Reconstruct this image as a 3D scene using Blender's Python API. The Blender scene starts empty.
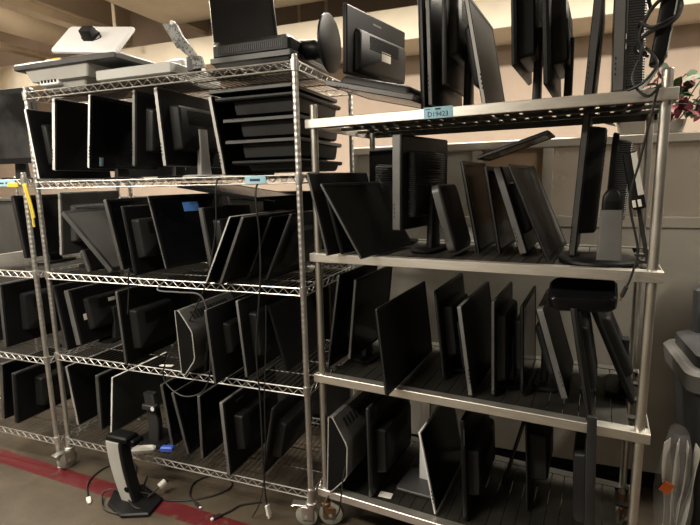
import bpy, bmesh, math, random
from mathutils import Vector, Matrix
random.seed(7)
C = bpy.context.scene.collection
R = math.radians

# ------------------------------------------------------------------ materials
def nodes(m):
    m.use_nodes = True
    return m.node_tree.nodes, m.node_tree.links, m.node_tree.nodes['Principled BSDF']

def plastic(name, col, rough=.45, var=.25, scale=60, bump=.08, spec=.5):
    m = bpy.data.materials.new(name); N, L, b = nodes(m)
    tc = N.new('ShaderNodeTexCoord')
    n = N.new('ShaderNodeTexNoise'); n.inputs['Scale'].default_value = 5; n.inputs['Detail'].default_value = 5
    L.new(tc.outputs['Object'], n.inputs['Vector'])
    r = N.new('ShaderNodeValToRGB')
    r.color_ramp.elements[0].position = .3; r.color_ramp.elements[1].position = .7
    r.color_ramp.elements[0].color = [c*(1-var) for c in col]+[1]
    r.color_ramp.elements[1].color = [min(1, c*(1+var)) for c in col]+[1]
    L.new(n.outputs['Fac'], r.inputs['Fac']); L.new(r.outputs['Color'], b.inputs['Base Color'])
    mr = N.new('ShaderNodeMapRange'); mr.inputs['To Min'].default_value = max(.05, rough-.08); mr.inputs['To Max'].default_value = rough+.1
    L.new(n.outputs['Fac'], mr.inputs['Value']); L.new(mr.outputs['Result'], b.inputs['Roughness'])
    b.inputs['Specular IOR Level'].default_value = spec
    if bump:
        g = N.new('ShaderNodeTexNoise'); g.inputs['Scale'].default_value = scale*10; L.new(tc.outputs['Object'], g.inputs['Vector'])
        bp = N.new('ShaderNodeBump'); bp.inputs['Strength'].default_value = bump; bp.inputs['Distance'].default_value = .001
        L.new(g.outputs['Fac'], bp.inputs['Height']); L.new(bp.outputs['Normal'], b.inputs['Normal'])
    return m

def vented(name, col, rough=.5):
    m = plastic(name, col, rough); N, L, b = nodes(m)
    tc = N.new('ShaderNodeTexCoord'); w = N.new('ShaderNodeTexWave'); w.bands_direction = 'Z'
    w.inputs['Scale'].default_value = 40; L.new(tc.outputs['Object'], w.inputs['Vector'])
    bp = N.new('ShaderNodeBump'); bp.inputs['Strength'].default_value = .9; bp.inputs['Distance'].default_value = .004
    L.new(w.outputs['Fac'], bp.inputs['Height']); L.new(bp.outputs['Normal'], b.inputs['Normal'])
    return m

def metal(name, col, rough=.25, rings=0, brush=0, dirt=.25):
    m = bpy.data.materials.new(name); N, L, b = nodes(m)
    b.inputs['Metallic'].default_value = 1
    tc = N.new('ShaderNodeTexCoord')
    n = N.new('ShaderNodeTexNoise'); n.inputs['Scale'].default_value = 9; n.inputs['Detail'].default_value = 6
    mp = N.new('ShaderNodeMapping'); L.new(tc.outputs['Object'], mp.inputs['Vector']); L.new(mp.outputs['Vector'], n.inputs['Vector'])
    if brush: mp.inputs['Scale'].default_value = (2, 30, 30)
    r = N.new('ShaderNodeValToRGB'); r.color_ramp.elements[0].position = .3; r.color_ramp.elements[1].position = .7
    r.color_ramp.elements[0].color = [c*(1-dirt) for c in col]+[1]; r.color_ramp.elements[1].color = list(col)+[1]
    L.new(n.outputs['Fac'], r.inputs['Fac']); L.new(r.outputs['Color'], b.inputs['Base Color'])
    mr = N.new('ShaderNodeMapRange'); mr.inputs['To Min'].default_value = rough-.07; mr.inputs['To Max'].default_value = rough+.12
    L.new(n.outputs['Fac'], mr.inputs['Value']); L.new(mr.outputs['Result'], b.inputs['Roughness'])
    if rings:
        w = N.new('ShaderNodeTexWave'); w.bands_direction = 'Z'; w.inputs['Scale'].default_value = rings
        L.new(tc.outputs['Object'], w.inputs['Vector'])
        bp = N.new('ShaderNodeBump'); bp.inputs['Strength'].default_value = .5; bp.inputs['Distance'].default_value = .002
        L.new(w.outputs['Fac'], bp.inputs['Height']); L.new(bp.outputs['Normal'], b.inputs['Normal'])
    return m

def glossy(name, col, rough=.15, dust=.02):
    m = bpy.data.materials.new(name); N, L, b = nodes(m)
    tc = N.new('ShaderNodeTexCoord'); n = N.new('ShaderNodeTexNoise'); n.inputs['Scale'].default_value = 4; n.inputs['Detail'].default_value = 8
    L.new(tc.outputs['Object'], n.inputs['Vector'])
    r = N.new('ShaderNodeValToRGB'); r.color_ramp.elements[0].position = .35; r.color_ramp.elements[1].position = .75
    r.color_ramp.elements[0].color = list(col)+[1]; r.color_ramp.elements[1].color = [c+dust for c in col]+[1]
    L.new(n.outputs['Fac'], r.inputs['Fac']); L.new(r.outputs['Color'], b.inputs['Base Color'])
    mr = N.new('ShaderNodeMapRange'); mr.inputs['To Min'].default_value = rough; mr.inputs['To Max'].default_value = rough+.15
    L.new(n.outputs['Fac'], mr.inputs['Value']); L.new(mr.outputs['Result'], b.inputs['Roughness'])
    b.inputs['Specular IOR Level'].default_value = .16
    return m

def wallpaint(name, col, var=.06, rough=.8):
    return plastic(name, col, rough, var, 20, .05, .3)

MT = dict(
    black=plastic('black_plastic', (.0075,.0075,.008), .42, spec=.2), black2=plastic('soot_black_plastic', (.005,.005,.0055), .45, spec=.13), hump=plastic('rear_housing_plastic', (.017,.017,.017), .45, spec=.2),
    char=plastic('charcoal_plastic', (.022,.022,.022), .45, spec=.35), grey=plastic('grey_plastic', (.125,.124,.12), .45),
    mid=plastic('dark_grey_plastic', (.062,.062,.06), .42), silver=plastic('silver_plastic', (.74,.74,.74), .38, .06),
    pale=plastic('pale_grey_plastic', (.40,.395,.37), .45, .1), white=plastic('white_plastic', (.62,.6,.55), .5, .08),
    vent=vented('vented_black_plastic', (.009,.009,.009)), ventg=vented('vented_grey_plastic', (.03,.03,.03)),
    screen=glossy('glossy_dark_screen', (.004,.004,.005), .14, .006), matte=glossy('matte_dark_screen', (.006,.006,.006), .42, .006),
    dusty=glossy('smudged_dusty_screen', (.008,.008,.008), .25, .075),
    gscreen=glossy('grey_matte_screen', (.045,.043,.04), .42, .03),
    chrome=metal('chrome_wire', (.66,.65,.62), .42, dirt=.2), deck=metal('dusty_shaded_chrome_deck', (.22,.21,.19), .5), post=metal('grooved_chrome_post', (.70,.69,.66), .40, 12, dirt=.15),  # deck metal darkened for dust and for shade inside the shelves
    steel=metal('brushed_steel', (.86,.83,.76), .46, 0, 1, .12), tube=metal('steel_tube', (.80,.78,.72), .34, dirt=.12),
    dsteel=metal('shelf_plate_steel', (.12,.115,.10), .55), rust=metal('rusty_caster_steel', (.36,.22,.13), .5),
    tape=plastic('pale_blue_label', (.30,.52,.62), .7, .06), btape=plastic('blue_painters_tape', (.07,.22,.60), .7, .08),
    yellow=plastic('yellow_strap', (.65,.50,.06), .7, .1), ink=plastic('dark_ink', (.02,.025,.05), .7, 0, bump=0),
    wheel=plastic('grey_rubber_wheel', (.30,.30,.25), .55, .1), cable=plastic('black_cable', (.012,.012,.012), .5, .1, bump=0),
    sticker=plastic('white_sticker', (.62,.58,.5), .6, .05), badge=plastic('badge_grey', (.22,.22,.22), .4, .05, bump=0),
    fade=plastic('faint_grey_print', (.07,.07,.07), .5, .05, bump=0), blueplug=plastic('blue_connector', (.03,.09,.45), .45),
    bin=plastic('bin_dark_grey', (.035,.036,.037), .5), rim=plastic('bin_rim_grey', (.13,.125,.115), .5),
    paper=plastic('white_paper', (.7,.68,.63), .8, .06), orange=plastic('orange_label', (.75,.16,.03), .6, .1),
    redp=plastic('red_label', (.5,.05,.04), .6, .1), port=plastic('bright_port_metal', (.75,.72,.65), .35, .05),
    frame=plastic('partition_frame', (.55,.51,.44), .5, .05), wood=plastic('tan_partition_panel', (.50,.34,.22), .6, .12),
    fabric=plastic('grey_beige_fabric_panel', (.56,.53,.47), .95, .12, 80, .25, .2),
    dfabric=plastic('added_dark_backdrop_fabric', (.05,.048,.044), .95, .12, 80, .25, .2), leaf=plastic('green_leaf', (.04,.075,.028), .55, .4), leafr=plastic('burgundy_leaf', (.16,.022,.04), .5, .4), stem=plastic('brown_stem', (.10,.06,.03), .8),
)
def glass_mat():
    m = bpy.data.materials.new('frosted_partition_glass'); N, L, b = nodes(m)
    tc = N.new('ShaderNodeTexCoord'); n = N.new('ShaderNodeTexNoise'); n.inputs['Scale'].default_value = 6
    L.new(tc.outputs['Object'], n.inputs['Vector'])
    mr = N.new('ShaderNodeMapRange'); mr.inputs['To Min'].default_value = .22; mr.inputs['To Max'].default_value = .36
    L.new(n.outputs['Fac'], mr.inputs['Value']); L.new(mr.outputs['Result'], b.inputs['Roughness'])
    b.inputs['Base Color'].default_value = (.62,.58,.52,1)
    b.inputs['Transmission Weight'].default_value = .35
    return m
MT['glass'] = glass_mat()
def bag_mat():
    m = bpy.data.materials.new('clear_plastic_bag'); N, L, b = nodes(m)
    n = N.new('ShaderNodeTexNoise'); n.inputs['Scale'].default_value = 25
    bp = N.new('ShaderNodeBump'); bp.inputs['Strength'].default_value = .6; L.new(n.outputs['Fac'], bp.inputs['Height']); L.new(bp.outputs['Normal'], b.inputs['Normal'])
    b.inputs['Base Color'].default_value = (.8,.8,.78,1); b.inputs['Roughness'].default_value = .2
    b.inputs['Alpha'].default_value = .14
    return m
MT['bag'] = bag_mat()

# ------------------------------------------------------------------ mesh builder
class MB:
    def __init__(self, M=None): self.v = []; self.f = []; self.M = M
    def add(self, vs, fs, M=None):
        b = len(self.v)
        for p in vs:
            p = Vector(p)
            if M: p = M @ p
            if self.M: p = self.M @ p
            self.v.append(p)
        self.f += [[b+i for i in f] for f in fs]
    def loft(self, loops, cap=True, M=None):
        n = len(loops[0]); vs = [p for l in loops for p in l]; fs = []
        for i in range(len(loops)-1):
            for j in range(n):
                a = i*n+j; c = i*n+(j+1) % n
                fs.append([a, c, c+n, a+n])
        if cap: fs.append(list(range(n))[::-1]); fs.append([(len(loops)-1)*n+j for j in range(n)])
        self.add(vs, fs, M)
    def box(self, x0, x1, y0, y1, z0, z1, b=.002, M=None):
        # bevelled box, profile along z
        b = min(b, .45*min(x1-x0, y1-y0, z1-z0))
        if b <= 0:
            self.loft([[(x0,y0,z),(x1,y0,z),(x1,y1,z),(x0,y1,z)] for z in (z0, z1)], M=M); return
        L = []
        for z, i in ((z0, b), (z0+b, 0), (z1-b, 0), (z1, b)):
            L.append([(p[0], p[1], z) for p in rrect(x0+i, x1-i, y0+i, y1-i, b, 2)])
        self.loft(L, M=M)
    def tube(self, pts, r, seg=8, cap=True, M=None):
        pts = [Vector(p) for p in pts]; loops = []
        up = None
        for i, p in enumerate(pts):
            t = (pts[min(i+1, len(pts)-1)] - pts[max(i-1, 0)]).normalized()
            if up is None:
                up = Vector((0,0,1)) if abs(t.z) < .9 else Vector((1,0,0))
            a = t.cross(up).normalized(); bb = a.cross(t).normalized(); up = bb
            rr = r[i] if isinstance(r, (list, tuple)) else r
            loops.append([p + a*math.cos(k*2*math.pi/seg)*rr + bb*math.sin(k*2*math.pi/seg)*rr for k in range(seg)])
        self.loft(loops, cap, M)
    def disc(self, c, axis, prof, seg=32, sx=1, sy=1, M=None):
        # prof: list of (offset along axis, radius)
        ax = {'x': (Vector((1,0,0)), Vector((0,1,0)), Vector((0,0,1))), 'y': (Vector((0,1,0)), Vector((0,0,1)), Vector((1,0,0))), 'z': (Vector((0,0,1)), Vector((1,0,0)), Vector((0,1,0)))}[axis]
        c = Vector(c)
        self.loft([[c+ax[0]*o+ax[1]*(math.cos(k*2*math.pi/seg)*r*sx)+ax[2]*(math.sin(k*2*math.pi/seg)*r*sy) for k in range(seg)] for o, r in prof], M=M)
    def quadplate(self, q, th):
        q = [Vector(p) for p in q]; n = (q[1]-q[0]).cross(q[3]-q[0]).normalized()*th
        self.loft([q, [p+n for p in q]])
    def build(self, name, mat, parent=None, ang=35):
        me = bpy.data.meshes.new(name); me.from_pydata([tuple(p) for p in self.v], [], self.f)
        bm = bmesh.new(); bm.from_mesh(me); bmesh.ops.recalc_face_normals(bm, faces=bm.faces); bm.to_mesh(me); bm.free()
        me.polygons.foreach_set('use_smooth', [True]*len(me.polygons)); me.set_sharp_from_angle(angle=R(ang))
        me.materials.append(MT[mat] if isinstance(mat, str) else mat)
        o = bpy.data.objects.new(name, me); C.objects.link(o)
        if parent: o.parent = parent
        return o

def rrect(x0, x1, y0, y1, r, k=3):
    P = []
    r = max(1e-5, min(r, .49*min(x1-x0, y1-y0)))
    for cx, cy, a0 in ((x1-r, y0+r, -90), (x1-r, y1-r, 0), (x0+r, y1-r, 90), (x0+r, y0+r, 180)):
        for i in range(k+1):
            a = R(a0+90*i/k); P.append((cx+r*math.cos(a), cy+r*math.sin(a)))
    return P

def spline(P, n=8):
    P = [Vector(p) for p in P]; out = []
    for i in range(len(P)-1):
        p0 = P[max(i-1, 0)]; p1 = P[i]; p2 = P[i+1]; p3 = P[min(i+2, len(P)-1)]
        for k in range(n):
            t = k/n
            out.append(.5*((2*p1)+(p2-p0)*t+(2*p0-5*p1+4*p2-p3)*t*t+(3*p1-p0-3*p2+p3)*t**3))
    return out+[P[-1]]

def tag(o, label=None, cat=None, group=None, kind=None):
    if label: o['label'] = label
    if cat: o['category'] = cat
    if group: o['group'] = group
    if kind: o['kind'] = kind
    return o
def empty(name, M, label=None, cat=None, group=None, kind=None):
    o = bpy.data.objects.new(name, None); C.objects.link(o); o.empty_display_size = .05
    o.matrix_world = M
    return tag(o, label, cat, group, kind)

def text_mesh(name, s, size, mat, parent, M, depth=.0006):
    cu = bpy.data.curves.new(name, 'FONT'); cu.body = s; cu.size = size; cu.extrude = depth; cu.align_x = 'CENTER'; cu.align_y = 'CENTER'
    t = bpy.data.objects.new(name, cu); C.objects.link(t)
    bpy.context.view_layer.update()
    me = bpy.data.meshes.new_from_object(t.evaluated_get(bpy.context.evaluated_depsgraph_get()))
    bpy.data.objects.remove(t); me.transform(M); me.materials.clear(); me.materials.append(MT[mat]); me.name = name
    o = bpy.data.objects.new(name, me); C.objects.link(o); o.parent = parent
    return o

# ------------------------------------------------------------------ frames
CAMH = 1.578
class Frame:
    def __init__(s, x, y, th, W, D, z):
        s.o = Vector((x, y, 0)); s.th = th; s.W = W; s.D = D; s.z = z
        s.M = Matrix.Translation(s.o) @ Matrix.Rotation(th, 4, 'Z')
    def at(s, u, v, z, yaw=0): return s.M @ Matrix.Translation((u, v, z)) @ Matrix.Rotation(R(yaw), 4, 'Z')
F0 = Frame(-2.53728, 2.92721, -.36409, .914, .61, [1.628, 1.141, .660, .185])
F1 = Frame(-1.62845, 2.61902, -.36409, 1.524, .633, [2.060, 1.612, 1.133, .678, .1795])
F2 = Frame(-.13510, 2.08543, -.47278, 1.2235, .580, [1.831, 1.280, .739, .184])
FR = {0: F0, 1: F1, 2: F2}

# ------------------------------------------------------------------ camera
p, r, f = .16289, -.02197, 492.87
right0 = Vector((1,0,0)); up0 = Vector((0, math.sin(p), math.cos(p))); fwd = Vector((0, math.cos(p), -math.sin(p)))
right = right0*math.cos(r)+up0*math.sin(r); up = -right0*math.sin(r)+up0*math.cos(r)
cd = bpy.data.cameras.new('camera'); cd.sensor_width = 36; cd.lens = f/700*36; cd.clip_start = .05
cam = bpy.data.objects.new('camera', cd); C.objects.link(cam)
Mc = Matrix.Identity(4)
for i in range(3): Mc[i][0] = right[i]; Mc[i][1] = up[i]; Mc[i][2] = -fwd[i]
Mc[2][3] = CAMH
cam.matrix_world = Mc
bpy.context.scene.camera = cam

# ------------------------------------------------------------------ room (axes of the wire racks)
def struct(name, mb, mat):
    o = mb.build(name, mat); o.matrix_world = F1.M; o['kind'] = 'structure'; return o

def floor_mat():
    m = bpy.data.materials.new('stained_concrete_with_red_stripe'); N, L, b = nodes(m)
    tc = N.new('ShaderNodeTexCoord')
    n = N.new('ShaderNodeTexNoise'); n.inputs['Scale'].default_value = 3; n.inputs['Detail'].default_value = 9; n.inputs['Roughness'].default_value = .65
    L.new(tc.outputs['Object'], n.inputs['Vector'])
    r1 = N.new('ShaderNodeValToRGB'); r1.color_ramp.elements[0].color = (.044,.035,.024,1); r1.color_ramp.elements[1].color = (.105,.083,.058,1)
    r1.color_ramp.elements[0].position = .3; r1.color_ramp.elements[1].position = .72
    L.new(n.outputs['Fac'], r1.inputs['Fac'])
    # stripe: |v - (-.085 - .045*u)| < .055
    sp = N.new('ShaderNodeSeparateXYZ'); L.new(tc.outputs['Object'], sp.inputs['Vector'])
    def math_(op, a, bb):
        k = N.new('ShaderNodeMath'); k.operation = op
        for i, q in enumerate((a, bb)):
            if q is None: continue
            if isinstance(q, (int, float)): k.inputs[i].default_value = q
            else: L.new(q, k.inputs[i])
        return k.outputs[0]
    c = math_('ADD', math_('ADD', sp.outputs['Y'], math_('MULTIPLY', sp.outputs['X'], .047)), .088)
    n2 = N.new('ShaderNodeTexNoise'); n2.inputs['Scale'].default_value = 40; n2.inputs['Detail'].default_value = 6; L.new(tc.outputs['Object'], n2.inputs['Vector'])
    d = math_('ADD', math_('ABSOLUTE', c, None), math_('MULTIPLY', math_('SUBTRACT', n2.outputs['Fac'], .5), .012))
    inside = math_('LESS_THAN', d, .050)
    n3 = N.new('ShaderNodeTexNoise'); n3.inputs['Scale'].default_value = 14; n3.inputs['Detail'].default_value = 8; L.new(tc.outputs['Object'], n3.inputs['Vector'])
    r3 = N.new('ShaderNodeValToRGB'); r3.color_ramp.elements[0].position = .31; r3.color_ramp.elements[1].position = .42
    L.new(n3.outputs['Fac'], r3.inputs['Fac'])
    fac = math_('MULTIPLY', inside, r3.outputs['Color'])
    mx = N.new('ShaderNodeMix'); mx.data_type = 'RGBA'; L.new(fac, mx.inputs[0]); L.new(r1.outputs['Color'], mx.inputs[6]); mx.inputs[7].default_value = (.10,.012,.014,1)
    L.new(mx.outputs[2], b.inputs['Base Color']); b.inputs['Roughness'].default_value = .42
    bp = N.new('ShaderNodeBump'); bp.inputs['Strength'].default_value = .15; bp.inputs['Distance'].default_value = .004
    L.new(n2.outputs['Fac'], bp.inputs['Height']); L.new(bp.outputs['Normal'], b.inputs['Normal'])
    return m
q = MB(); q.box(-5, 7, -4.5, 3, -.06, 0, 0); struct('floor', q, floor_mat())
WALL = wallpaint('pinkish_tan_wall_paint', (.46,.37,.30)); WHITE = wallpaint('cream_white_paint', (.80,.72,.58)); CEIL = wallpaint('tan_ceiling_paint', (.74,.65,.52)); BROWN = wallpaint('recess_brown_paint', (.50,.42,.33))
q = MB(); q.box(-5, 7, 2.5, 2.6, 0, 3.9, 0); struct('wall_back', q, WALL)
q = MB(); q.box(-5.1, -5, -4.5, 2.6, 0, 3.9, 0); struct('wall_left', q, WALL)
q = MB(); q.box(-5, 7, -4.6, -4.5, 0, 3.9, 0); struct('wall_front', q, wallpaint('grey_front_wall_paint', (.30,.28,.25)))
q = MB(); q.box(7, 7.1, -4.5, 2.6, 0, 3.9, 0); struct('wall_right', q, wallpaint('right_wall_bounce_cut', (.05,.048,.045)))  # unseen wall, darkened to cut light bounced onto right-facing panels
q = MB(); q.box(-5, 7, 2.0, 2.5, 2.63, 2.865, .004); struct('trim_1', q, WHITE)        # boxed soffit along the wall
q = MB(); q.box(-.73, 7, -4.5, 2.0, 3.0, 3.06, 0); q.box(-.73, -.66, -4.5, 2.5, 3.06, 3.9, 0); q.box(-.66, 7, 2.0, 2.5, 3.3, 3.36, 0); struct('ceiling', q, CEIL)
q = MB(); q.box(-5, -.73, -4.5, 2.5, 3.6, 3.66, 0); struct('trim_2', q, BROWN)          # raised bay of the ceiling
q = MB(); q.box(-1.75, -1.62, -4, 2.5, 3.06, 3.14, .004); q.box(-1.78, -1.60, -4, 2.5, 3.14, 3.16, .004); struct('trim_3', q, CEIL)
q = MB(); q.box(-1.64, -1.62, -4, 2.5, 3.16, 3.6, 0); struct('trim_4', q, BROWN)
q = MB(); q.box(-2.82, -2.68, -4, 2.5, 3.00, 3.05, .004); struct('trim_5', q, CEIL)
q = MB(); q.tube([(-2.40, -4, 3.19), (-2.40, 2.5, 3.19)], .12, 24); pipe = q.build('ceiling_pipe', WHITE)
pipe.matrix_world = F1.M; tag(pipe, 'fat cream pipe running below the ceiling at the upper left', 'pipe')
for i, (u, v, z0, z1, lab) in enumerate([(-1.10, 1.75, 2.87, 3.2, 'tall white ceiling hanger rod above the silver plate'), (-2.15, 1.45, 3.26, 3.6, 'short white hanger strap above the fat ceiling pipe'),
        (-1.8, 2.1, 2.87, 3.12, 'thin hanger rod under the ceiling beam above the pipe end'), (-2.75, 1.7, 2.6, 3.02, 'white hanger strap dropping below the low beam at far left')]):
    q = MB(); q.box(-.016, .016, -.006, .006, 0, z1-z0, .001); h = q.build('ceiling_hanger', WHITE); h.matrix_world = F1.at(u, v, z0)
    tag(h, lab, 'hanger', 'ceiling hangers')
q = MB()
for u in (.35, .62, 1.55): q.box(u-.015, u+.015, 2.485, 2.5, 2.865, 3.3, .001)
struct('trim_6', q, WHITE)

# partition behind the racks
part = empty('office_partition', F1.at(2.6, .8, 0), 'grey beige office partition with glazed top panes behind the steel-post rack', 'partition')
U0, U1 = -1.15, 1.4
q = MB(); q.box(U0, U1, 0, .06, .09, 1.33, .004); q.build('fabric_panel', 'fabric', part)
q = MB(); q.box(U0, U1, .01, .05, 0, .09, .002); q.build('base_rail', 'black', part)
q = MB(); q.box(U0, U1, -.012, .072, 1.72, 1.765, .006); q.build('top_rail', 'frame', part)
q = MB(); q.box(U0, U1, -.008, .068, 1.33, 1.385, .005); q.build('middle_rail', 'frame', part)
for u in (U0, -.47, -.13, .29, U1-.05):
    q = MB(); q.box(u, u+.05, -.006, .066, 1.385, 1.72, .004); q.build('mullion', 'frame', part)
q = MB(); q.box(U0+.05, -.47, .01, .05, 1.385, 1.72, .002); q.build('fabric_panel', 'fabric', part)
q = MB(); q.box(-.42, -.13, .02, .04, 1.385, 1.72, .001); q.build('glass_pane', 'wood', part)['label'] = 'warm tan pane'  # opaque tan colour on this pane
q = MB(); q.box(-.08, .29, .02, .04, 1.385, 1.72, .001); q.build('glass_pane', 'glass', part)
q = MB(); q.box(.34, U1-.05, .02, .04, 1.385, 1.72, .001); q.build('glass_pane', 'glass', part)

filler_partition = empty('office_partition', F1.at(.3, .85, 0), 'low dark grey partition added behind the tall wire rack to darken its gaps', 'partition')  # filler partition added to keep the space behind the wire rack dark
q = MB(); q.box(-2.6, 1.10, 0, .06, .09, 1.48, .004); q.build('fabric_panel', 'dfabric', filler_partition)
q = MB(); q.box(-2.6, 1.10, -.01, .07, 1.48, 1.51, .006); q.build('top_rail', 'mid', filler_partition)
q = MB(); q.box(-2.6, 1.10, .01, .05, 0, .09, .002); q.build('base_rail', 'black', filler_partition)
# ------------------------------------------------------------------ racks
def caster(parent, u, v, ztop, col, big=1.0, turn=0):
    M = Matrix.Translation((u, v, 0)) @ Matrix.Rotation(R(turn), 4, 'Z')
    rw = .043*big
    q = MB(M); q.disc((0,0,ztop-.035), 'z', [(0,.024),(.006,.027),(.02,.027),(.024,.02),(.06,.016)], 20)
    for s in (-1, 1):
        q.box(-.012-.03, .014, s*.021-.0025, s*.021+.0025, rw*.7, ztop-.03, .001)
    q.box(-.04, .016, -.022, .022, ztop-.04, ztop-.03, .002)
    c = q.build('caster', col, parent)
    if col == 'chrome':
        q = MB(M); q.box(-.085,-.01,-.02,.02,ztop-.030,ztop-.024,.002); q.box(-.092,-.075,-.024,.024,ztop-.034,ztop-.026,.002); q.build('brake_lever', 'chrome', c)
    q = MB(M); q.disc((-.022, -.016, rw), 'y', [(0,rw*.86),(.004,rw),(.028,rw),(.032,rw*.86)], 28); q.disc((-.022,-.024,rw), 'y', [(0,.008),(.048,.008)], 12)
    q.build('caster_wheel', 'wheel', c)
    return c

def wire_shelf(W, D, z):
    q = MB(); e = .012; x0, x1, y0, y1 = -e, W+e, -e, D+e; h = .032
    def edge(a, b, n):
        a = Vector(a); b = Vector(b)
        q.tube([a, b], .0034, 6); q.tube([a-Vector((0,0,h)), b-Vector((0,0,h))], .0034, 6)
        Z = []
        for i in range(n+1):
            Z.append(a+(b-a)*(i/n)-Vector((0,0, .003 if i % 2 else h-.003)))
        q.tube(Z, .0024, 5)
    zz = z-.0035
    edge((x0+.02,y0,zz), (x1-.02,y0,zz), int(W/.027)//2*2); edge((x0+.02,y1,zz), (x1-.02,y1,zz), int(W/.027)//2*2)
    edge((x0,y0+.02,zz), (x0,y1-.02,zz), int(D/.027)//2*2); edge((x1,y0+.02,zz), (x1,y1-.02,zz), int(D/.027)//2*2)
    dk = MB(); n = int(W/.028)
    for i in range(1, n): dk.tube([(x0+(x1-x0)*i/n, y0, zz+.0005), (x0+(x1-x0)*i/n, y1, zz+.0005)], .0021, 5)
    for k in (.25, .5, .75): dk.tube([(x0, y0+(y1-y0)*k, zz-.005), (x1, y0+(y1-y0)*k, zz-.005)], .0032, 6)
    for x in (0, W):
        for y in (0, D):
            q.disc((x, y, zz-h-.004), 'z', [(0,.0150),(.0,.0165),(.036,.0185),(.042,.0185),(.042,.0145)], 18)
    return q, dk

def wire_rack(F, name, label, ztop, zbot, casters, front=True):
    t = empty(name, F.M, label, 'rack', 'chrome wire racks')
    for x in (0, F.W):
        for y in (0, F.D):
            b = zbot
            q = MB(); q.tube([(x,y,b), (x,y,ztop-.004), (x,y,ztop)], [.0127,.0127,.009], 16); q.build('post', 'post', t)
            if casters: caster(t, x, y, b+.035, 'chrome', 1.2, 10 if x > 0 else 80)
            else:
                q = MB(); q.disc((x,y,0), 'z', [(0,.016),(.006,.017),(.012,.012),(.03,.010)], 14); q.build('levelling_foot', 'chrome', t)
    for z in F.z:
        q, dk = wire_shelf(F.W, F.D, z); sh = q.build('wire_shelf', 'chrome', t); dk.build('deck_wires', 'deck', sh)
    return t
rack0 = wire_rack(F0, 'wire_shelving_rack', 'chrome wire shelving rack cut off by the left edge of the photo', 1.66, .01, False)
rack1 = wire_rack(F1, 'wire_shelving_rack', 'tall five-shelf chrome wire rack full of monitors, standing on casters', 2.085, .095, True)
rack1_lab = MB(); rack1_lab.box(1.275, 1.378, -.0195, -.0165, 1.576, 1.610, .0005); lb = rack1_lab.build('shelf_label', 'tape', rack1)
q = MB(); q.box(1.30, 1.35, -.0202, -.0192, 1.588, 1.598, 0); q.build('label_text', 'ink', lb)
q = MB(); q.box(.66, .872, -.0195, -.0165, 1.592, 1.626, .0005); lb0 = q.build('shelf_label', 'tape', rack0)
for k in range(3):
    q = MB(); q.box(.70+.05*k, .735+.05*k, -.0202, -.0192, 1.604, 1.612, 0); q.build('label_text', 'ink', lb0)
# yellow strap round the post of the left rack
q = MB(); q.disc((0,0,0), 'z', [(0,.0145),(0,.0165),(.022,.0165),(.022,.0145)], 20)
pts = spline([(.012,-.014,.01), (.03,-.022,-.02), (.045,-.02,-.09), (.052,-.018,-.15), (.058,-.02,-.21)])
q.tube(pts, .006, 6); q.tube([p+Vector((.012,0,.004)) for p in pts[:-6]], .005, 6)
q.box(-.09, -.012, -.030, -.020, -.005, .02, .003)
st = q.build('yellow_strap', 'yellow'); st.matrix_world = F0.at(.914, 0, 1.59); tag(st, 'yellow strap tied around the front post of the left-edge rack', 'strap')

# steel post rack
rack2 = empty('steel_post_rack', F2.M, 'steel-post rack on casters with flat steel shelf rails, nearest on the right', 'rack')
for x in (0, F2.W):
    for y in (0, F2.D):
        q = MB(); q.tube([(x,y,.10), (x,y,F2.z[0]+.055), (x,y,F2.z[0]+.058)], [.0155,.0155,.013], 24); q.build('post', 'tube', rack2)
        caster(rack2, x, y, .125, 'rust', 1.3, 200 if x == 0 else 60)
for k, z in enumerate(F2.z):
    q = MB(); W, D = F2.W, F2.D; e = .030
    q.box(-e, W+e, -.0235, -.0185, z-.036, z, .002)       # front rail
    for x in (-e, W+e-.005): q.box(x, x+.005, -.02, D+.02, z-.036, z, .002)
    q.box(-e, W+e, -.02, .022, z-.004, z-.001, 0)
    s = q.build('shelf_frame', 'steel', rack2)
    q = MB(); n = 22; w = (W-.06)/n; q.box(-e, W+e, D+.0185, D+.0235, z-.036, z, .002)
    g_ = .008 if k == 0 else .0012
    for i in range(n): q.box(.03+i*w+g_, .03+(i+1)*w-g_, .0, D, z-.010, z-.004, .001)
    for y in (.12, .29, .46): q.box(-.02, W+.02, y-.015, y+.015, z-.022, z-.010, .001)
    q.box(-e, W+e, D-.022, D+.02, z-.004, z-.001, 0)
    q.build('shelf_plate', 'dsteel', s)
q = MB(); q.box(.477, .584, -.0250, -.0232, 1.7945, 1.8345, .0004); lb2 = q.build('shelf_label', 'tape', rack2)
MX = Matrix.Rotation(R(90), 4, 'X')
text_mesh('label_text', 'D19423', .024, 'ink', lb2, Matrix.Translation((.530, -.0252, 1.8085)) @ MX)
q = MB(); q.box(.520, .540, -.0258, -.0248, 1.824, 1.830, 0); q.box(.484, .502, -.0258, -.0248, 1.8265, 1.8285, 0); q.build('label_text', 'ink', lb2)

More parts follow.
